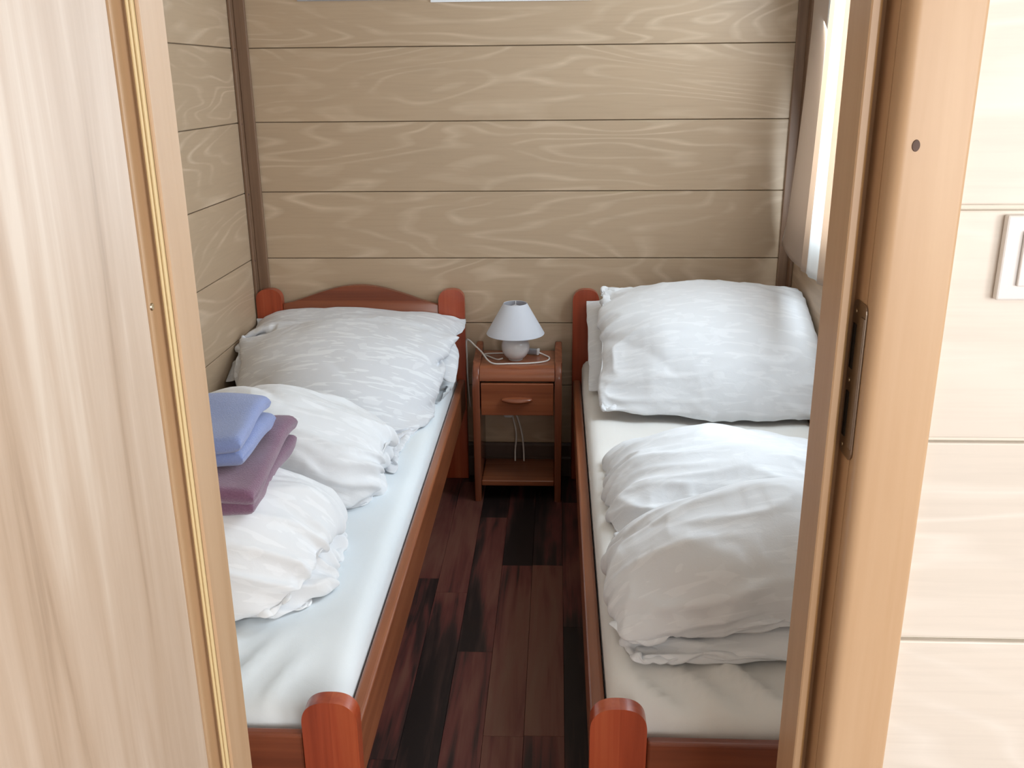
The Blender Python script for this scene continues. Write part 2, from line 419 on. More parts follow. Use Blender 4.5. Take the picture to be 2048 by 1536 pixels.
# door frame
def arc(cx, cy, r, a0, a1, n=5):
    return [(cx+r*math.cos(math.radians(a0+(a1-a0)*i/n)), cy+r*math.sin(math.radians(a0+(a1-a0)*i/n))) for i in range(n+1)]
ft = empty('trim_5'); tag(ft, 'honey beech door frame around the bedroom doorway', 'door frame', kind='structure')
R = [(.300, 1.048), (.300, .9785), (.3015, .977), (.308, .977), (.308, 1.000), (.3216, 1.000), (.3216, .9605), (.3445, .9605), (.3445, 1.048)]
prism('jamb', R, 'z', 0, DZ, M['frame'], ft)
prism('seal', [(.3085, .9995), (.3085, .990)]+arc(.3115, .9895, .003, 180, 360, 6)+[(.3145, .9995)], 'z', 0, DZ, M['seal_tan'], ft, smooth=True)
prism('casing', [(.3222, .9600)]+arc(.3347, .9475, .0125, 180, 270, 7)+arc(.3895, .940, .005, 270, 360)+[(.3945, .9600)], 'z', 0, DZ+.05, M['frame'], ft, smooth=True)
Lp = [(-.418, 1.048), (-.418, .9865), (-.4195, .985), (-.4215, .985), (-.4215, .994), (-.437, .994), (-.437, .9605), (-.4545, .9605), (-.4545, 1.048)]
prism('jamb', Lp, 'z', 0, DZ, M['frame'], ft)
prism('seal', [(-.4225, .9935)]+arc(-.4248, .9850, .0023, 0, -180, 5)+arc(-.4296, .9858, .0023, 0, -180, 5)+[(-.4325, .9935)], 'z', 0, DZ, M['seal'], ft, smooth=True)
prism('casing', [(-.4465, .9600)]+arc(-.4545, .953, .008, 0, -90)+arc(-.511, .951, .006, -90, -180)+[(-.517, .9600)], 'z', 0, DZ+.05, M['frame'], ft, smooth=True)
box('head_jamb', -.4545, .3445, .9605, 1.048, DZ-.03, DZ, M['frame'], ft)
box('head_casing', -.4465, .330, .945, .9600, DZ-.02, DZ+.05, M['frame'], ft, .003)
# strike plate on the rebate of the right jamb
sp = empty('strike_plate'); sp.parent = ft
bm = bmesh.new()
Z0, Z1, Y0_, Y1_ = 1.098, 1.272, .954, .9955
def ring(y0, y1, z0, z1, rc, x):
    pts = []
    for cy, cz, a in ((y1-rc, z1-rc, 0), (y0+rc, z1-rc, 90), (y0+rc, z0+rc, 180), (y1-rc, z0+rc, 270)):
        pts += [(x, cy+rc*math.cos(math.radians(a+q*22.5)), cz+rc*math.sin(math.radians(a+q*22.5))) for q in range(5)]
    return pts
a = [bm.verts.new(p) for p in ring(Y0_, Y1_, Z0, Z1, .009, .3214)]; b = [bm.verts.new(p) for p in ring(Y0_, Y1_, Z0, Z1, .009, .3200)]
bm.faces.new(b); bm.faces.new(a)
for i in range(len(a)): bm.faces.new((a[i], a[(i+1) % len(a)], b[(i+1) % len(b)], b[i]))
from_bm('plate', bm, M['steel'], sp)
box('latch_slot', .3194, .3202, .980, .9905, 1.196, 1.246, M['dark'], sp, .0004)
box('latch_slot', .3194, .3202, .980, .9905, 1.118, 1.170, M['dark'], sp, .0004)
box('lip', .3186, .3202, .954, .966, 1.112, 1.258, M['steel'], sp, .0008)
for z in (1.108, 1.183, 1.260):
    s_ = lathe('screw', [(0, .001), (.0022, .0008), (.0028, 0)], M['screw'], sp, 12); s_.rotation_euler = (0, -PI/2, 0); s_.location = (.3199, .985, z)
kn = lathe('screw_plug', [(0, .0014), (.0042, .0012), (.0046, .0)], M['knot'], ft, 20); kn.rotation_euler = (PI/2, 0, 0); kn.scale = (.85, 1.25, 1); kn.location = (.3425, .9351, 1.434)
hs = lathe('screw', [(0, .0012), (.0012, .0016), (.0034, .0014), (.0044, 0)], M['screw'], ft, 20); hs.rotation_euler = (0, PI/2, 0); hs.location = (-.4369, .967, 1.267)
# door leaf, swung out into the front room
dl = empty('door_1', (-.4375, .957, 0), math.radians(-5)); tag(dl, 'pale wood grain door leaf standing open at the left', 'door', kind='structure')
box('leaf', -.040, 0, -.70, 0, .008, 2.0, M['leaf'], dl, .0015)
for z in (.25, 1.75):
    h = lathe('hinge', [(0, -.04), (.006, -.04), (.006, .04), (0, .04)], M['steel'], dl, 16); h.location = (-.014, .008, z)

# light switch on the front wall
sw = empty('light_switch', (.485, YF0-.009, 1.324)); tag(sw, 'white square light switch on the pale wall at the right edge', 'switch')
from_bm('frame', boxbm(-.0425, .0425, -.0095, 0, -.0425, .0425, .002, 2), M['white_plastic'], sw)
from_bm('rocker', boxbm(-.0255, .0255, -.0135, -.0095, -.0275, .0275, .0012, 2), M['white_plastic'], sw)
# white sheets on the back wall, only their lower edges in view
for nm, x0, x1, z0, lab in (('poster', -.89, -.467, 1.7515, 'white sheet at the top of the back wall, the left one'), ('poster', -.432, .114, 1.743, 'white sheet at the top of the back wall, the right one')):
    t_ = empty(nm, ((x0+x1)/2, YB-.0105, z0)); tag(t_, lab, 'poster', 'white sheets pinned along the top of the back wall'); hw = (x1-x0)/2
    from_bm('sheet', boxbm(-hw, hw, -.006, 0, 0, .30, .001, 1), M['paper'], t_)
    from_bm('edge_strip', boxbm(-hw, hw, -.0068, -.006, .0, .0035, 0), M['grey_plastic'] if x0 < -.5 else M['paper'], t_)

# ------------------------------------------------------------------ beds
def post_outline(x0, x1, z1, r=.047):
    xm = (x0+x1)/2; hw = (x1-x0)/2
    n = 44; top = []
    for i in range(n+1):
        c, q = math.cos(PI*i/n), max(math.sin(PI*i/n), 0)
        top.append((xm+hw*math.copysign(abs(c)**.80, c), z1-r+r*q**.80))
    return [(x1, 0)]+top+[(x0, 0)]
def bed(name, label, x0, x1):
    b = empty(name, (0, 0, 0)); tag(b, label, 'bed', 'cherry stained single beds')
    yh0, yh1, yf0, yf1 = 3.360, 3.392, 1.330, 1.362
    pw = .097
    for xa, xb in ((x0, x0+pw), (x1-pw, x1)):
        prism('head_post', post_outline(xa, xb, .757), 'y', yh0, yh1, M['cherry'], b, .006, 3, True)
        prism('foot_post', post_outline(xa, xb, .485), 'y', yf0, yf1, M['cherry'], b, .006, 3, True)
    # arched headboard
    hx0, hx1 = x0+pw+.0005, x1-pw-.0005; n = 26; L = hx1-hx0
    def zt(t):
        s = math.sin(PI*t); return .700+.072*(s**1.35)
    top = [(hx1-L*i/n, zt(i/n)) for i in range(n+1)]
    prism('headboard', [(hx1, .30)]+top+[(hx0, .30)], 'y', yh0+.006, yh1-.004, M['cherry_x'], b, .004, 3, True)
    box('foot_rail', x0+pw+.0015, x1-pw-.0015, yf0+.008, yf1-.004, .25, .412, M['cherry_x'], b, .006, 3)
    for xa, xb in ((x0+.004, x0+.032), (x1-.032, x1-.004)):
        box('side_rail', xa, xb, yf1+.0008, yh0-.0008, .292, .412, M['cherry_y'], b, .007, 3)
    for i in range(12):
        y = yf1+.10+i*.158
        box('slat', x0+.034, x1-.034, y, y+.07, .30, .316, M['frame'], b)
    return b
BL = (-1.118, -.338); BR = (.062, .842)
bed('bed', 'cherry stained single bed along the left wall with arched headboard', *BL)
bed('bed', 'cherry stained single bed under the curtain on the right', *BR)

# mattress with fitted sheet: a grid wrapped round a soft box
def ridge(px, py, x0, y0, x1, y1, w, h):
    dx, dy = x1-x0, y1-y0; L = math.hypot(dx, dy); t = ((px-x0)*dx+(py-y0)*dy)/L/L; d = ((px-x0)*dy-(py-y0)*dx)/L
    return h*np.exp(-(d/w)**2)*np.clip(1.15-np.abs(t-.5)*2.1, 0, 1)
def mattress(name, label, x0, x1, m, folds, zt=.468):
    y0, y1 = 1.372, 3.352; nx, ny = 60, 120
    rim = .155                               # how far the sheet reaches down the sides
    U = np.linspace(-rim, (x1-x0)+rim, nx+1); V = np.linspace(-rim, (y1-y0)+rim, ny+1)
    u, v = np.meshgrid(U, V, indexing='ij')
    def wrap(s, L, r=.035):
        # arc-length to (position, drop)
        pos = np.clip(s, 0, L); over = np.maximum(-s, 0)+np.maximum(s-L, 0)
        a = np.clip(s, r, L-r); d = np.abs(s-a)      # distance past the flat part
        ang = np.minimum(d/r, PI/2)
        off = r*np.sin(ang); drop = r*(1-np.cos(ang))+np.maximum(d-r*PI/2, 0)
        return a+np.sign(s-a)*off, drop
    X, dx = wrap(u, x1-x0); Y, dy = wrap(v, y1-y0)
    px, py = X+x0, Y+y0
    z = zt-np.maximum(dx, dy)-.35*np.minimum(dx, dy)
    z += .030*np.clip((py-2.75)/.55, 0, 1)**1.3                         # raised head end
    z -= .035*np.clip((1.60-py)/.23, 0, 1)**1.5                         # sagging foot end
    for f in folds: z += ridge(px, py, *f)
    z += .0025*np.sin(px*31+2*np.sin(py*7))*np.sin(py*13+1.3)
    bm = np.stack([px, py, z], -1).reshape(-1, 3)
    idx = np.arange((nx+1)*(ny+1)).reshape(nx+1, ny+1)
    F = np.stack([idx[:-1, :-1], idx[1:, :-1], idx[1:, 1:], idx[:-1, 1:]], -1).reshape(-1, 4)
    bot = [int(idx[i, 0]) for i in range(nx+1)]+[int(idx[nx, j]) for j in range(1, ny+1)]+[int(idx[i, ny]) for i in range(nx-1, -1, -1)]+[int(idx[0, j]) for j in range(ny-1, 0, -1)]
    me = bpy.data.meshes.new(name); me.from_pydata(bm.tolist(), [], F.tolist()+[bot[::-1]]); me.update()
    uv = me.uv_layers.new(); co = np.array([(u.flat[l.vertex_index], v.flat[l.vertex_index]) for l in me.loops]); uv.data.foreach_set('uv', co.ravel())
    o = link(name, me, m, None, True); tag(o, label, 'mattress', 'mattresses in fitted sheets')
    return o
mattress('mattress', 'mattress in a white fitted sheet on the left bed', BL[0]+.036, BL[1]-.036, M['sheet'],
         [(-.63, 1.34, -.52, 1.58, .011, .013), (-.70, 1.34, -.60, 1.64, .013, .013), (-.53, 1.34, -.47, 1.52, .011, .013), (-.82, 1.34, -.70, 1.62, .014, .014)])
mattress('mattress', 'mattress in a white fitted sheet on the right bed', BR[0]+.036, BR[1]-.036, M['sheet_r'],
         [(.25, 1.56, .46, 1.34, .013, .022), (.18, 1.54, .35, 1.34, .012, .016), (.38, 1.56, .58, 1.34, .013, .018), (.11, 1.50, .25, 1.34, .012, .018)])

# ------------------------------------------------------------------ soft goods: small cloth solver
HXa, HYa, HS = -1.20, 1.20, .01
HG = np.full((int(2.2/HS), int(2.4/HS)), -1.)
gx = HXa+HS*np.arange(HG.shape[0]); gy = HYa+HS*np.arange(HG.shape[1])
for x0, x1 in (BL, BR):
    ix = (gx > x0+.03) & (gx < x1-.03); iy = (gy > 1.37) & (gy < 3.37)
    h = .468+.030*np.clip((gy-2.75)/.55, 0, 1)**1.3
    HG[np.ix_(ix, iy)] = h[iy][None, :]
def hq(x, y):
    fx = np.clip((x-HXa)/HS, 0, HG.shape[0]-1.001); fy = np.clip((y-HYa)/HS, 0, HG.shape[1]-1.001)
    i = fx.astype(int); j = fy.astype(int); a = fx-i; b = fy-j
    return HG[i, j]*(1-a)*(1-b)+HG[i+1, j]*a*(1-b)+HG[i, j+1]*(1-a)*b+HG[i+1, j+1]*a*b
def stamp(X, F):
    global HG
    P = [X]
    c = X[F]; P += [c.mean(1), (c[:, 0]+c[:, 1])/2, (c[:, 1]+c[:, 2])/2]
    P = np.concatenate(P)
    i = np.round((P[:, 0]-HXa)/HS).astype(int); j = np.round((P[:, 1]-HYa)/HS).astype(int)
    for a in (-1, 0, 1):
        for b in (-1, 0, 1):
            ok = (i+a >= 0) & (i+a < HG.shape[0]) & (j+b >= 0) & (j+b < HG.shape[1])
            np.maximum.at(HG, (i[ok]+a, j[ok]+b), P[ok, 2]+.002)
def bag_topology(nu, nv):
    A = np.arange((nu+1)*(nv+1)).reshape(nu+1, nv+1)
    B = A.copy(); k = A.size
    inner = np.arange((nu-1)*(nv-1)).reshape(nu-1, nv-1)+k; B[1:-1, 1:-1] = inner
    return A, B, k+inner.size
def colour(E, nvert):
    used = [0]*nvert; out = []
    for e, (a, b) in enumerate(E):
        m = used[a] | used[b]; c = 0
        while m >> c & 1: c += 1
        used[a] |= 1 << c; used[b] |= 1 << c; out.append(c)
    return np.array(out)
def vnoise(u, v, seed):
    r = np.random.default_rng(seed); T = r.random((64, 64))
    i = np.floor(u).astype(int); j = np.floor(v).astype(int); a = u-i; b = v-j; a = a*a*(3-2*a); b = b*b*(3-2*b)
    q = lambda x, y: T[x % 64, y % 64]
    return q(i, j)*(1-a)*(1-b)+q(i+1, j)*a*(1-b)+q(i, j+1)*(1-a)*b+q(i+1, j+1)*a*b
def ridged(u, v, seed):
    return (1-np.abs(2*vnoise(u, v, seed)-1))**3.2
def up(g):
    """double a grid, smooth cubic in between"""
    def one(a):
        n = a.shape[0]; o = np.zeros((2*n-1,)+a.shape[1:]); o[::2] = a
        e = np.concatenate([2*a[:1]-a[1:2], a, 2*a[-1:]-a[-2:-1]])
        o[1::2] = (9*(e[1:-2]+e[2:-1])-e[:-3]-e[3:])/16; return o
    return one(one(g).swapaxes(0, 1)).swapaxes(0, 1)
def refine(X, A, B, Wd, Hd, wr, seed):
    """twice the resolution plus creases: gathers that run in from the ends, soft dents, fine crumples"""
    g = dict(end=.006, endL=.10, crumple=.0035, dent=.010, freq=26., side=.003); g.update(wr)
    nu, nv = (A.shape[0]-1)*2, (A.shape[1]-1)*2
    A2, B2, N = bag_topology(nu, nv); XX = np.zeros((N, 3)); UV = np.zeros((N, 2))
    XX[B2.ravel()] = up(X[B]).reshape(-1, 3); XX[A2.ravel()] = up(X[A]).reshape(-1, 3)
    FA = np.stack([A2[:-1, :-1], A2[1:, :-1], A2[1:, 1:], A2[:-1, 1:]], -1).reshape(-1, 4)
    FB = np.stack([B2[:-1, :-1], B2[:-1, 1:], B2[1:, 1:], B2[1:, :-1]], -1).reshape(-1, 4)
    F = np.concatenate([FA, FB])
    c = XX[F]; an = np.cross(c[:, 2]-c[:, 0], c[:, 3]-c[:, 1])
    Nn = np.stack([np.bincount(F.ravel(), np.repeat(an[:, q], 4), N) for q in range(3)], 1); Nn /= np.maximum(np.linalg.norm(Nn, axis=1, keepdims=True), 1e-9)
    s = np.linspace(0, Wd, nu+1)[:, None]*np.ones((1, nv+1)); t = np.linspace(0, Hd, nv+1)[None, :]*np.ones((nu+1, 1))
    D = np.zeros(N)
    for G_, k in ((B2, 50), (A2, 0)):
        ws = s+.05*vnoise(s*9, t*9, seed+k+1); wt = t+.05*vnoise(s*9+7, t*9, seed+k+2)
        de = np.minimum(s, Wd-s); dside = np.minimum(t, Hd-t)
        rag = .55+.9*vnoise(t*11, s*2, seed+k+3)
        h = g['end']*np.exp(-de/(g['endL']*rag))*(ridged(ws*4, wt*g['freq'], seed+k+4)*1.6-.6)
        h += g['side']*np.exp(-dside/.07)*(ridged(ws*g['freq']*.8, wt*4, seed+k+5)*1.6-.6)
        dx = wt+.5*ws; dy = ws-.5*wt
        h += g['crumple']*(ridged(dx*13, dy*5, seed+k+6)-.4)*(.2+1.3*vnoise(s*5, t*5, seed+k+7))
        h += g['crumple']*.7*(ridged(ws*6, wt*19, seed+k+8)-.4)*(.2+1.3*vnoise(s*6+3, t*6, seed+k+9))
        h -= g['crumple']*1.5*ridged((wt*.8+ws*.6)*7+3, (ws*.8-wt*.6)*2.2, seed+k+12)*(.1+1.2*vnoise(s*4+9, t*4, seed+k+13))
        h += g['dent']*(vnoise(ws*7, wt*7, seed+k+10)-.5)*1.6
        edge = np.clip(np.minimum(de, dside)/.006, 0, 1)
        corner = np.clip((de+dside-.01)/.10, 0, 1)
        D[G_.ravel()] = (h*(.35+.65*edge)*corner).ravel()
    XX = XX+Nn*D[:, None]
    UV[B2.ravel()] = np.stack([s.ravel()+9, t.ravel()+5], 1); UV[A2.ravel()] = np.stack([s.ravel(), t.ravel()], 1)
    return XX, F, UV
def make_bag(Wd, Hd, nu, nv, place, vol, steps=110, iters=5, pressure=14., bend=.10, slack=1.02, tubey=True,
             ylim=None, xlim=None, pin=None, seed=0, drag=.90, grav=9.8, floor=None, round_ends=False, wr=None, fric=.6, rc=0):
    """two cloth sheets joined round the edge, blown up to a volume and dropped on whatever lies below.
    place(s,t,w): s,t in -1..1 over the sheet, w = +-1 side -> world xyz"""
    A, B, N = bag_topology(nu, nv); r = np.random.default_rng(seed)
    X = np.zeros((N, 3)); UV = np.zeros((N, 2))
    s = np.linspace(-1, 1, nu+1)[:, None]*np.ones((1, nv+1)); t = np.linspace(-1, 1, nv+1)[None, :]*np.ones((nu+1, 1))
    X[B.ravel()] = place(s.ravel(), t.ravel(), -1.); X[A.ravel()] = place(s.ravel(), t.ravel(), 1.)
    X += r.normal(0, .0012, X.shape)
    hu, hv = Wd/nu, Hd/nv
    E = []; R_ = []; K = []
    R2 = np.zeros((N, 2)); q2 = np.stack([s.ravel()*Wd/2*(1-.6*rc*t.ravel()**6), t.ravel()*Hd/2*(1-rc*s.ravel()**6)], 1); R2[B.ravel()] = q2; R2[A.ravel()] = q2
    def add(a, b, L, k):
        a, b = a.ravel(), b.ravel(); E.append(np.stack([a, b], 1)); K.append(np.full(a.size, k))
        R_.append((np.full(a.size, L) if L is not None else np.linalg.norm(R2[a]-R2[b], axis=1))*slack)
    hd = math.hypot(hu, hv)
    for G_ in (A, B):
        add(G_[:-1], G_[1:], None, 1.); add(G_[:, :-1], G_[:, 1:], None, 1.)
        add(G_[:-1, :-1], G_[1:, 1:], None, .35); add(G_[:-1, 1:], G_[1:, :-1], None, .35)
        add(G_[:-2], G_[2:], None, bend); add(G_[:, :-2], G_[:, 2:], None, bend)
    if tubey:
        add(A[:, 1], B[:, 1], 2*hv, bend*2); add(A[:, -2], B[:, -2], 2*hv, bend*2)
    if round_ends:
        add(A[1], B[1], 2*hu, bend*3); add(A[-2], B[-2], 2*hu, bend*3)
    E = np.concatenate(E); R_ = np.concatenate(R_); K = np.concatenate(K)
    key = np.unique(np.sort(E, 1), axis=0, return_index=True)[1]; E, R_, K = E[key], R_[key], K[key]
    col = colour(E.tolist(), N)
    batches = [(E[col == c, 0], E[col == c, 1], R_[col == c], .5*K[col == c]) for c in range(col.max()+1)]
    FA = np.stack([A[:-1, :-1], A[1:, :-1], A[1:, 1:], A[:-1, 1:]], -1).reshape(-1, 4)
    FB = np.stack([B[:-1, :-1], B[:-1, 1:], B[1:, 1:], B[1:, :-1]], -1).reshape(-1, 4)
    F = np.concatenate([FA, FB])
    V = np.zeros_like(X); dt = 1/60.; mass = .25*hu*hv
    for st in range(steps):
        c = X[F]; an = .5*np.cross(c[:, 2]-c[:, 0], c[:, 3]-c[:, 1])
        vol_now = (c.mean(1)*an).sum()/3
        p = pressure*np.clip((vol-vol_now)/vol*3, -.3, 1.2)
        acc = np.stack([np.bincount(F.ravel(), np.repeat(an[:, q]*.25, 4), N) for q in range(3)], 1)*(p/mass)
        acc[:, 2] -= grav
        an_ = np.linalg.norm(acc, axis=1, keepdims=True); acc *= np.minimum(1, 150/np.maximum(an_, 1e-6))
        V += dt*acc; V *= drag
        P = X+dt*V
        for it in range(iters):
            for a, b, L, k in batches:
                d = P[b]-P[a]; l = np.sqrt((d*d).sum(1)); 
                q = ((l-L)/np.maximum(l, 1e-7)*k)[:, None]*d
                P[a] += q; P[b] -= q
            if pin: pin(P, A, B)
            fl = (floor or hq)(P[:, 0], P[:, 1])+.003
            low = P[:, 2] < fl
            if it == iters-1:
                P[low, :2] = X[low, :2]*fric+P[low, :2]*(1-fric)
            P[low, 2] = np.minimum(fl[low], P[low, 2]+.03)
            if ylim: P[:, 1] = np.clip(P[:, 1], *ylim)
            if xlim: P[:, 0] = np.clip(P[:, 0], *xlim)
        V = (P-X)/dt; X = P
        if not np.isfinite(X).all(): raise RuntimeError('cloth')
    return refine(X, A, B, Wd, Hd, wr or {}, seed)
def cloth_obj(name, dat, m, parent=None, sub=1, uvoff=(0, 0)):
    X, F, UV = dat
    me = bpy.data.meshes.new(name); me.from_pydata(X.tolist(), [], F.tolist()); me.update()
    uv = me.uv_layers.new(); li = np.zeros(len(me.loops), int); me.loops.foreach_get('vertex_index', li)
    uv.data.foreach_set('uv', (UV[li]+np.array(uvoff)).ravel())
    o = link(name, me, m, parent, True)
    md = o.modifiers.new('smooth', 'SUBSURF'); md.levels = sub; md.render_levels = sub
    return o
def placer(cx, cy, cz, Wd, Hd, thick, tilt=0, rz=0, squash=1.0):
    """flat bag, tilt raises the far (+t) end; slightly lens shaped so that it inflates cleanly"""
    ct, s_ = math.cos(tilt), math.sin(tilt); cz_, sz = math.cos(rz), math.sin(rz)
    def f(s, t, w):
        x = s*Wd/2*squash; y = t*Hd/2*squash; h = w*thick/2*np.sqrt(np.maximum((1-s**2)*(1-t**2), 0))
        Y = y*ct-h*s_; Z = y*s_+h*ct
        return np.stack([cx+x*cz_-Y*sz, cy+x*sz+Y*cz_, cz+Z], 1)
    return f
LX = (XL+.014, 2.); YH = 3.356
def soft(name, label, cat, group, m, dat, uvoff=(0, 0)):
    o = cloth_obj(name, dat, m, None, 1, uvoff); tag(o, label, cat, group); stamp(dat[0], dat[1]); return o
PG = 'pillows on the beds'
def lean(Wd, Hd, nu, nv, vol, cx, y0, z0, ang, rz=0, zfloor=.468, steps=70, seed=0, ymax=YH, xr=None, **k):
    """settle on a flat board, then lean the board: y0,z0 = foot of the board, ang = its slope"""
    X, F, UV = make_bag(Wd, Hd, nu, nv, placer(0, 0, .10, Wd, Hd, .08), vol, steps, tubey=False, floor=lambda x, y: 0*x, seed=seed, **k)
    c, s_ = math.cos(rz), math.sin(rz)
    x = X[:, 0]*c-X[:, 1]*s_; y = X[:, 0]*s_+X[:, 1]*c; z = X[:, 2]; y = y-y.min()
    ca, sa = math.cos(ang), math.sin(ang)
    P = np.stack([cx+x, y0+y*ca-z*sa, z0+y*sa+z*ca], 1)
    lo = P[:, 2] < zfloor+.012; P[lo, 2] = zfloor+.012-(.012)*(1-np.exp((P[lo, 2]-zfloor-.012)/.012))
    hi = P[:, 1] > ymax-.02; P[hi, 1] = ymax-.02+.02*(1-np.exp(-(P[hi, 1]-ymax+.02)/.02))
    if xr:
        hi = P[:, 0] > xr-.03; P[hi, 0] = xr-.03+.03*(1-np.exp(-(P[hi, 0]-xr+.03)/.03))
    return P, F, UV
def far_edge(P, A, B):
    P[A[:, -1], 1] = np.maximum(P[A[:, -1], 1], 3.12)
# left bed: flat pillow, pillow at the headboard, large pillow in front
d = make_bag(.74, .44, 40, 26, placer(-.725, 3.12, .53, .74, .44, .05), .0115, 50, tubey=False, ylim=(0, YH), xlim=LX, seed=1, wr=dict(dent=.004))
soft('pillow', 'thin pale blue pillow lying flat beneath the two printed pillows', 'pillow', PG, M['pillow_blue'], d)
d = lean(.77, .48, 44, 32, .023, -.728, 2.965, .520, math.radians(14.5), seed=2, bend=.05, slack=1.02)
soft('pillow', 'white printed pillow against the arched left headboard', 'pillow', PG, M['bed_print'], d, (.3, .7))
d = make_bag(.80, .88, 50, 54, placer(-.79, 2.79, .84, .80, .88, .08, math.radians(18), -.10), .044, 95, fric=.97, pin=far_edge, bend=.05, slack=1.02, tubey=False, ylim=(0, 3.21), xlim=LX, seed=3, wr=dict(crumple=.0025))
soft('pillow', 'large white printed pillow sloping down the left bed', 'pillow', PG, M['bed_print'], d)
# right bed: two big pillows leaning on the headboard
d = lean(.74, .44, 40, 26, .017, .490, 2.98, .49, math.radians(30), seed=4, bend=.05, slack=1.02, xr=XR-.012)
soft('pillow', 'white printed pillow behind the big upright pillow on the right bed', 'pillow', PG, M['bed_print_b'], d, (.5, .2))
d = lean(.86, .66, 58, 46, .047, .550, 2.725, .475, math.radians(28.5), -.04, seed=5, rc=.08, bend=.04, slack=1.03, xr=XR-.012, steps=85, wr=dict(end=.018, endL=.12, crumple=.004, dent=.014, freq=20., side=.008))
soft('pillow', 'big plump white pillow propped up on the right bed', 'pillow', PG, M['bed_print_b'], d, (.1, .9))

# duvets folded into thick bundles
LD = (XL+.02, -.37)
dv = empty('duvet', (-.78, 2.1, .47)); tag(dv, 'rumpled white printed duvet folded in two humps on the left bed', 'duvet', 'folded duvets on the beds')
def fold(parent, dat, m, uvoff=(0, 0)):
    X, F, UV = dat
    o = cloth_obj('fold', (X-np.array(parent.location), F, UV), m, parent, 1, uvoff); stamp(X, F); return o
kw = dict(bend=.04, slack=1.03, round_ends=True, rc=.18)
wl = dict(end=.020, endL=.16, crumple=.010, dent=.020, freq=24., side=.002)
d = make_bag(.66, .46, 46, 34, placer(-.785, 2.32, .56, .66, .44, .10), .024, 70, ylim=(2.09, 2.56), xlim=LD, seed=6, wr=wl, **kw)
fold(dv, d, M['bed_print_b'], (.2, .4))
d = make_bag(.70, .54, 50, 38, placer(-.785, 2.31, .72, .70, .52, .12), .026, 85, ylim=(2.06, 2.58), xlim=LD, seed=16, wr=wl, **kw)
fold(dv, d, M['bed_print_b'], (.5, .9))
d = make_bag(.64, .44, 44, 32, placer(-.80, 1.82, .56, .60, .42, .10), .022, 70, ylim=(1.60, 2.04), xlim=LD, seed=7, wr=wl, **kw)
fold(dv, d, M['bed_print_b'], (.8, .1))
d = make_bag(.64, .56, 46, 40, placer(-.80, 1.78, .72, .62, .54, .12), .026, 85, ylim=(1.53, 2.06), xlim=LD, seed=17, wr=wl, **kw)
fold(dv, d, M['bed_print_b'], (.1, .7))
RD = (.09, XR-.02)
wq = dict(end=.016, endL=.15, crumple=.009, dent=.018, freq=22., side=.002)
kw['rc'] = .10
dv = empty('duvet', (.48, 2.0, .47)); tag(dv, 'smooth white duvet folded in layers on the right bed', 'duvet', 'folded duvets on the beds')
d = make_bag(.75, .60, 52, 42, placer(.495, 2.22, .60, .73, .54, .12), .041, 90, ylim=(1.93, 2.52), xlim=RD, seed=8, wr=dict(wq, end=.018, endL=.17), **kw)
fold(dv, d, M['bed_print_b'], (.5, .5))
d = make_bag(.72, .46, 48, 32, placer(.485, 1.69, .52, .70, .43, .06), .017, 60, ylim=(1.475, 1.92), xlim=RD, seed=9, wr=wq, **kw)
fold(dv, d, M['bed_print_b'], (.1, .3))
d = make_bag(.75, .52, 52, 40, placer(.49, 1.71, .68, .73, .44, .12), .038, 90, ylim=(1.505, 1.90), xlim=RD, seed=10, wr=wq, **kw)
fold(dv, d, M['bed_print_b'], (.9, .6))

# ------------------------------------------------------------------ folded towels
def towel(name, label, m, cx, cy, z, wx, ly, th, layers, rz, seed):
    r = random.Random(seed)
    root = empty(name, (cx, cy, z), rz); tag(root, label, 'towel', 'folded towels on the left duvet')
    lh = th/layers
    for k in range(layers):
        # one fold: a long flat loop, rounded towards the viewer, seen end-on from the right
        hw = wx/2-.006*((k+seed) % 2); y0 = -ly/2+.010*((layers-1-k) % 2); y1 = ly/2-.006*k
        n = 8; rr = lh*.49; pts = []
        for i in range(n+1):
            a = PI/2+PI*i/n; pts.append((y0+rr+rr*math.cos(a), rr*math.sin(a)))
        for i in range(n+1):
            a = -PI/2+PI*i/n; pts.append((y1-rr+rr*math.cos(a), rr*math.sin(a)))
        dense = []
        for i in range(len(pts)):
            a = pts[i]; b = pts[(i+1) % len(pts)]; L = math.hypot(b[0]-a[0], b[1]-a[1]); q = max(1, int(L/.018))
            dense += [(a[0]+(b[0]-a[0])*j/q, a[1]+(b[1]-a[1])*j/q) for j in range(q)]
        nx = 22; bm = bmesh.new(); rings = []
        ph = [r.uniform(0, 6) for _ in range(4)]
        for i in range(nx+1):
            x = -hw*math.cos(PI*i/nx)*(1 if 0 < i < nx else 1); e = min(1, min(x+hw, hw-x)/(rr*.9)); sc = .30+.70*math.sqrt(max(0, 1-(1-e)**2))
            R_ = []
            for (py, pz) in dense:
                wob = .006*math.sin(x*19+ph[0]+py*11)+.004*math.sin(py*29+ph[1]+x*7)
                R_.append(bm.verts.new((x+.004*math.sin(py*17+ph[2]), py+.003*math.sin(x*19+ph[3]), lh*(k+.5)+pz*sc+wob)))
            rings.append(R_)
        for a, b in zip(rings, rings[1:]):
            for q in range(len(a)): bm.faces.new((a[q], b[q], b[(q+1) % len(b)], a[(q+1) % len(a)]))
        bm.faces.new(rings[0]); bm.faces.new(rings[-1])
        bm.verts.ensure_lookup_table()
        o = from_bm('fold', bm, m, root, True); shade(o, 60)
    return root
def top_at(cx, cy, hx, hy):
    X_, Y_ = np.meshgrid(np.linspace(cx-hx, cx+hx, 12), np.linspace(cy-hy, cy+hy, 12)); h = hq(X_.ravel(), Y_.ravel())
    return float(np.percentile(h, 70))
tz = top_at(-.78, 1.87, .12, .16)
print('towel z', tz)
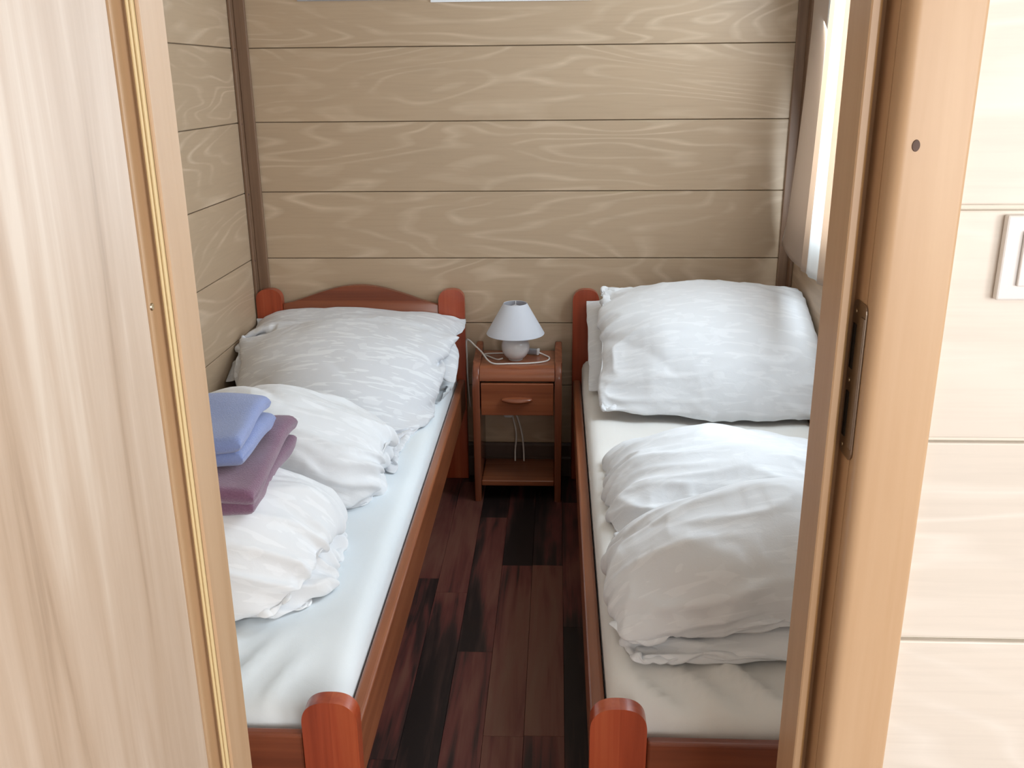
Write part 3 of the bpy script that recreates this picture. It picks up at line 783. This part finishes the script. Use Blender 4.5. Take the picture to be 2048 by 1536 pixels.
towel('towel', 'mauve folded towel under the blue one on the left duvet', M['towel_purple'], -.79, 1.86, tz-.034, .36, .42, .078, 2, math.radians(3), 1)
towel('towel', 'blue folded towel on top of the mauve one', M['towel_blue'], -.815, 1.87, tz+.0445, .34, .30, .072, 2, math.radians(4), 2)

# ------------------------------------------------------------------ nightstand
ns = empty('nightstand', (-.137, 3.275, 0)); tag(ns, 'small cherry nightstand with one drawer between the beds', 'nightstand')
def side_pts():
    # y (local, -front), z
    f, bk = -.120, .118
    p = [(bk, 0), (bk, .545)]
    p += [(bk-.012, .556), (bk-.022, .556)]
    p += [(.045, .540), (-.01, .531), (-.065, .526)]
    p += [(f+.055+.055*math.cos(math.radians(a))*1.0, .471+.055*math.sin(math.radians(a))) for a in (100, 120, 140, 160, 175)]
    p += [(f, .44), (f, 0)]
    return p
for xa, xb in ((-.160, -.134), (.134, .160)):
    prism('side_panel', side_pts(), 'x', xa, xb, M['ns_side'], ns, .006, 3, True)
tp = [(.112, .500), (.112, .518), (-.075, .518)]+[(-.078+.040*math.cos(math.radians(a)), .478+.040*math.sin(math.radians(a))) for a in (95, 115, 135, 155, 172)]+[(-.118, .470), (-.112, .470), (-.100, .492), (-.070, .500)]
prism('top', tp, 'x', -.1335, .1335, M['ns'], ns, smooth=True)
dr = empty('drawer', (0, -.112, .402)); dr.parent = ns
from_bm('drawer_front', boxbm(-.130, .130, -.009, .009, -.061, .060, .003, 2), M['ns'], dr)
from_bm('drawer_box', boxbm(-.125, .125, .010, .20, -.055, .040), M['ns'], dr)
bm = bmesh.new(); bmesh.ops.create_uvsphere(bm, u_segments=24, v_segments=12, radius=1)
for v in bm.verts: v.co = Vector((v.co.x*.058, v.co.y*.020-.016, v.co.z*.0135*(1 if v.co.z > 0 else .8)+.004*v.co.x**2-.003))
h_ = from_bm('handle', bm, M['ns'], dr, True)
box('shelf', -.1335, .1335, -.112, .100, .060, .082, M['ns'], ns, .004, 3)
# cable and plug hanging behind, under the drawer
cb = empty('power_cable', (-.14, 3.372, .30)); tag(cb, 'pale power cable with a plug hanging under the nightstand drawer', 'cable')
from_bm('plug', boxbm(-.058, -.022, -.020, .016, -.042, -.004, .008, 3), M['white_plastic'], cb)
tube('cord', [(-.030, 0, .004), (-.004, -.010, -.045), (.012, -.018, -.105), (.018, -.022, -.165), (.020, -.03, -.215)], .0032, M['cord'], cb)
tube('cord', [(-.035, .006, .004), (-.022, .0, -.05), (-.010, -.01, -.11), (-.014, -.018, -.17), (-.014, -.03, -.215)], .0030, M['cord'], cb)

# ------------------------------------------------------------------ table lamp
lp = empty('table_lamp', (-.146, 3.268, .518)); tag(lp, 'small lamp with white ceramic ball base and conical shade on the nightstand', 'lamp')
prof = [(0, 0), (.024, 0), (.026, .002)]
R0 = .051
for i in range(4, 29):
    a = -PI/2+PI*i/30; prof.append((R0*math.cos(a), .0495+R0*math.sin(a)))
prof += [(.011, .100), (.011, .112), (0, .112)]
lathe('base', prof, M['ceramic'], lp)
lathe('socket', [(.012, .1125), (.014, .114), (.014, .150), (.010, .152), (0, .152)], M['white_plastic'], lp, 24)
lathe('bulb', [(.009, .1525), (.012, .160), (.019, .175), (.021, .187), (.016, .200), (0, .206)], plain('bulb_glass', (.55, .56, .62), .15), lp, 24)
sh = [(.104, .098), (.1045, .0985), (.042, .209), (.0415, .209), (.103, .0985)]
shd = lathe('shade', [(.1035, .100), (.1043, .0985), (.1050, .100), (.0430, .2100), (.0422, .2108), (.0414, .2100), (.1035, .100)], M['shade'], lp, 64)
sr_ = empty('shade_ring', (0, 0, 0)); bpy.data.objects.remove(sr_)
for k in range(3):
    a = PI/2+k*2*PI/3
    tube('shade_wire', [(.010*math.cos(a), .010*math.sin(a), .1515), (.030*math.cos(a), .030*math.sin(a), .185), (.0418*math.cos(a), .0418*math.sin(a), .2085)], .0011, M['white_plastic'], lp, 6, 3)
# cord: from the base to the left, behind to the in-line switch, round the front, off over the left edge
tube('cord', [(-.046, -.020, .010), (-.066, -.012, .0035), (-.094, .018, .0035), (-.118, .050, .0035), (-.112, .060, .0035), (-.075, .068, .0035), (-.01, .074, .0035), (.035, .070, .006)], .0027, M['cord'], lp)
s1 = from_bm('cord_switch', boxbm(-.022, .022, -.009, .009, 0, .020, .004, 3), M['grey_plastic'], lp); s1.location = (.056, .064, .003); s1.rotation_euler = (0, 0, math.radians(-14))
s2 = from_bm('switch_cap', boxbm(-.004, .004, -.010, .010, 0, .022, .002, 2), M['white_plastic'], lp); s2.location = (.081, .058, .002); s2.rotation_euler = (0, 0, math.radians(-14))
tube('cord', [(.084, .057, .010), (.108, .040, .004), (.123, .010, .0035), (.112, -.030, .0035), (.060, -.056, .0035), (-.020, -.064, .0035), (-.072, -.066, .0035), (-.098, -.046, .010), (-.122, -.012, .030), (-.150, .022, .046), (-.172, .048, .058), (-.184, .066, .056), (-.187, .078, .036), (-.187, .088, -.02), (-.186, .094, -.12), (-.180, .098, -.22)], .0029, M['cord'], lp)

# ------------------------------------------------------------------ striped curtain
def curtain(name, label, path, z0, z1, u0, u1, flare, parent=None):
    """path: list of (x,y) fold points at mid height, hung as one sheet; flare(t,z)-> dx,dy,dz"""
    P = [Vector((p[0], p[1], 0)) for p in path]; Q = []
    for i in range(len(P)-1):
        p0 = P[max(i-1, 0)]; p1 = P[i]; p2 = P[i+1]; p3 = P[min(i+2, len(P)-1)]
        for s in range(8):
            t = s/8; Q.append(.5*((2*p1)+(-p0+p2)*t+(2*p0-5*p1+4*p2-p3)*t*t+(-p0+3*p1-3*p2+p3)*t**3))
    Q.append(P[-1]); n = len(Q); nz = 40
    acc = [0]
    for a, b in zip(Q, Q[1:]): acc.append(acc[-1]+(b-a).length)
    vs = []; uvs = []
    for j in range(nz+1):
        zz = j/nz
        for i, q in enumerate(Q):
            dx, dy, dz = flare(acc[i]/acc[-1], zz)
            vs.append((q.x+dx, q.y+dy, z0+(z1-z0)*zz+dz)); uvs.append((u0+(u1-u0)*acc[i]/acc[-1], zz))
    F = [(j*n+i, j*n+i+1, (j+1)*n+i+1, (j+1)*n+i) for j in range(nz) for i in range(n-1)]
    me = bpy.data.meshes.new(name); me.from_pydata(vs, [], F); me.update(); uv = me.uv_layers.new()
    for l in me.loops: uv.data[l.index].uv = uvs[l.vertex_index]
    o = link(name, me, M['curtain'], parent, True)
    md = o.modifiers.new('thick', 'SOLIDIFY'); md.thickness = .0015
    return o
ct = empty('curtain', (.80, 3.1, .88)); tag(ct, 'beige and white striped curtain hanging over the right pillows', 'curtain')
def off(pts): return [(x-.80, y-3.1) for x, y in pts]
def fA(t, z):
    q = max(0, .8-z)/.8
    return (-.010*q*(1-t), .15*q**1.7*(1-t)**1.2, .060*max(0, 1-z*7)*(1-t))
curtain('curtain_panel', '', off([(.815, 3.215), (.800, 3.185), (.794, 3.140), (.798, 3.100), (.812, 3.066), (.828, 3.05)]), .0, .98, 0., .56, fA, ct)
def fB(t, z):
    q = 1-z
    return (-.010*q*(1-t), .060*q*(1-t)**2, 0)
curtain('curtain_panel', '', off([(.826, 3.005), (.808, 2.998), (.797, 2.965), (.800, 2.925), (.793, 2.885), (.801, 2.845), (.792, 2.80), (.802, 2.75), (.79, 2.70), (.80, 2.64)]), .018, .98, .06, 1.95, fB, ct)
rod = tube('curtain_rod', [(.0, -1.30, .99), (0, -.5, .99), (.0, .24, .99)], .008, M['trim'], ct)
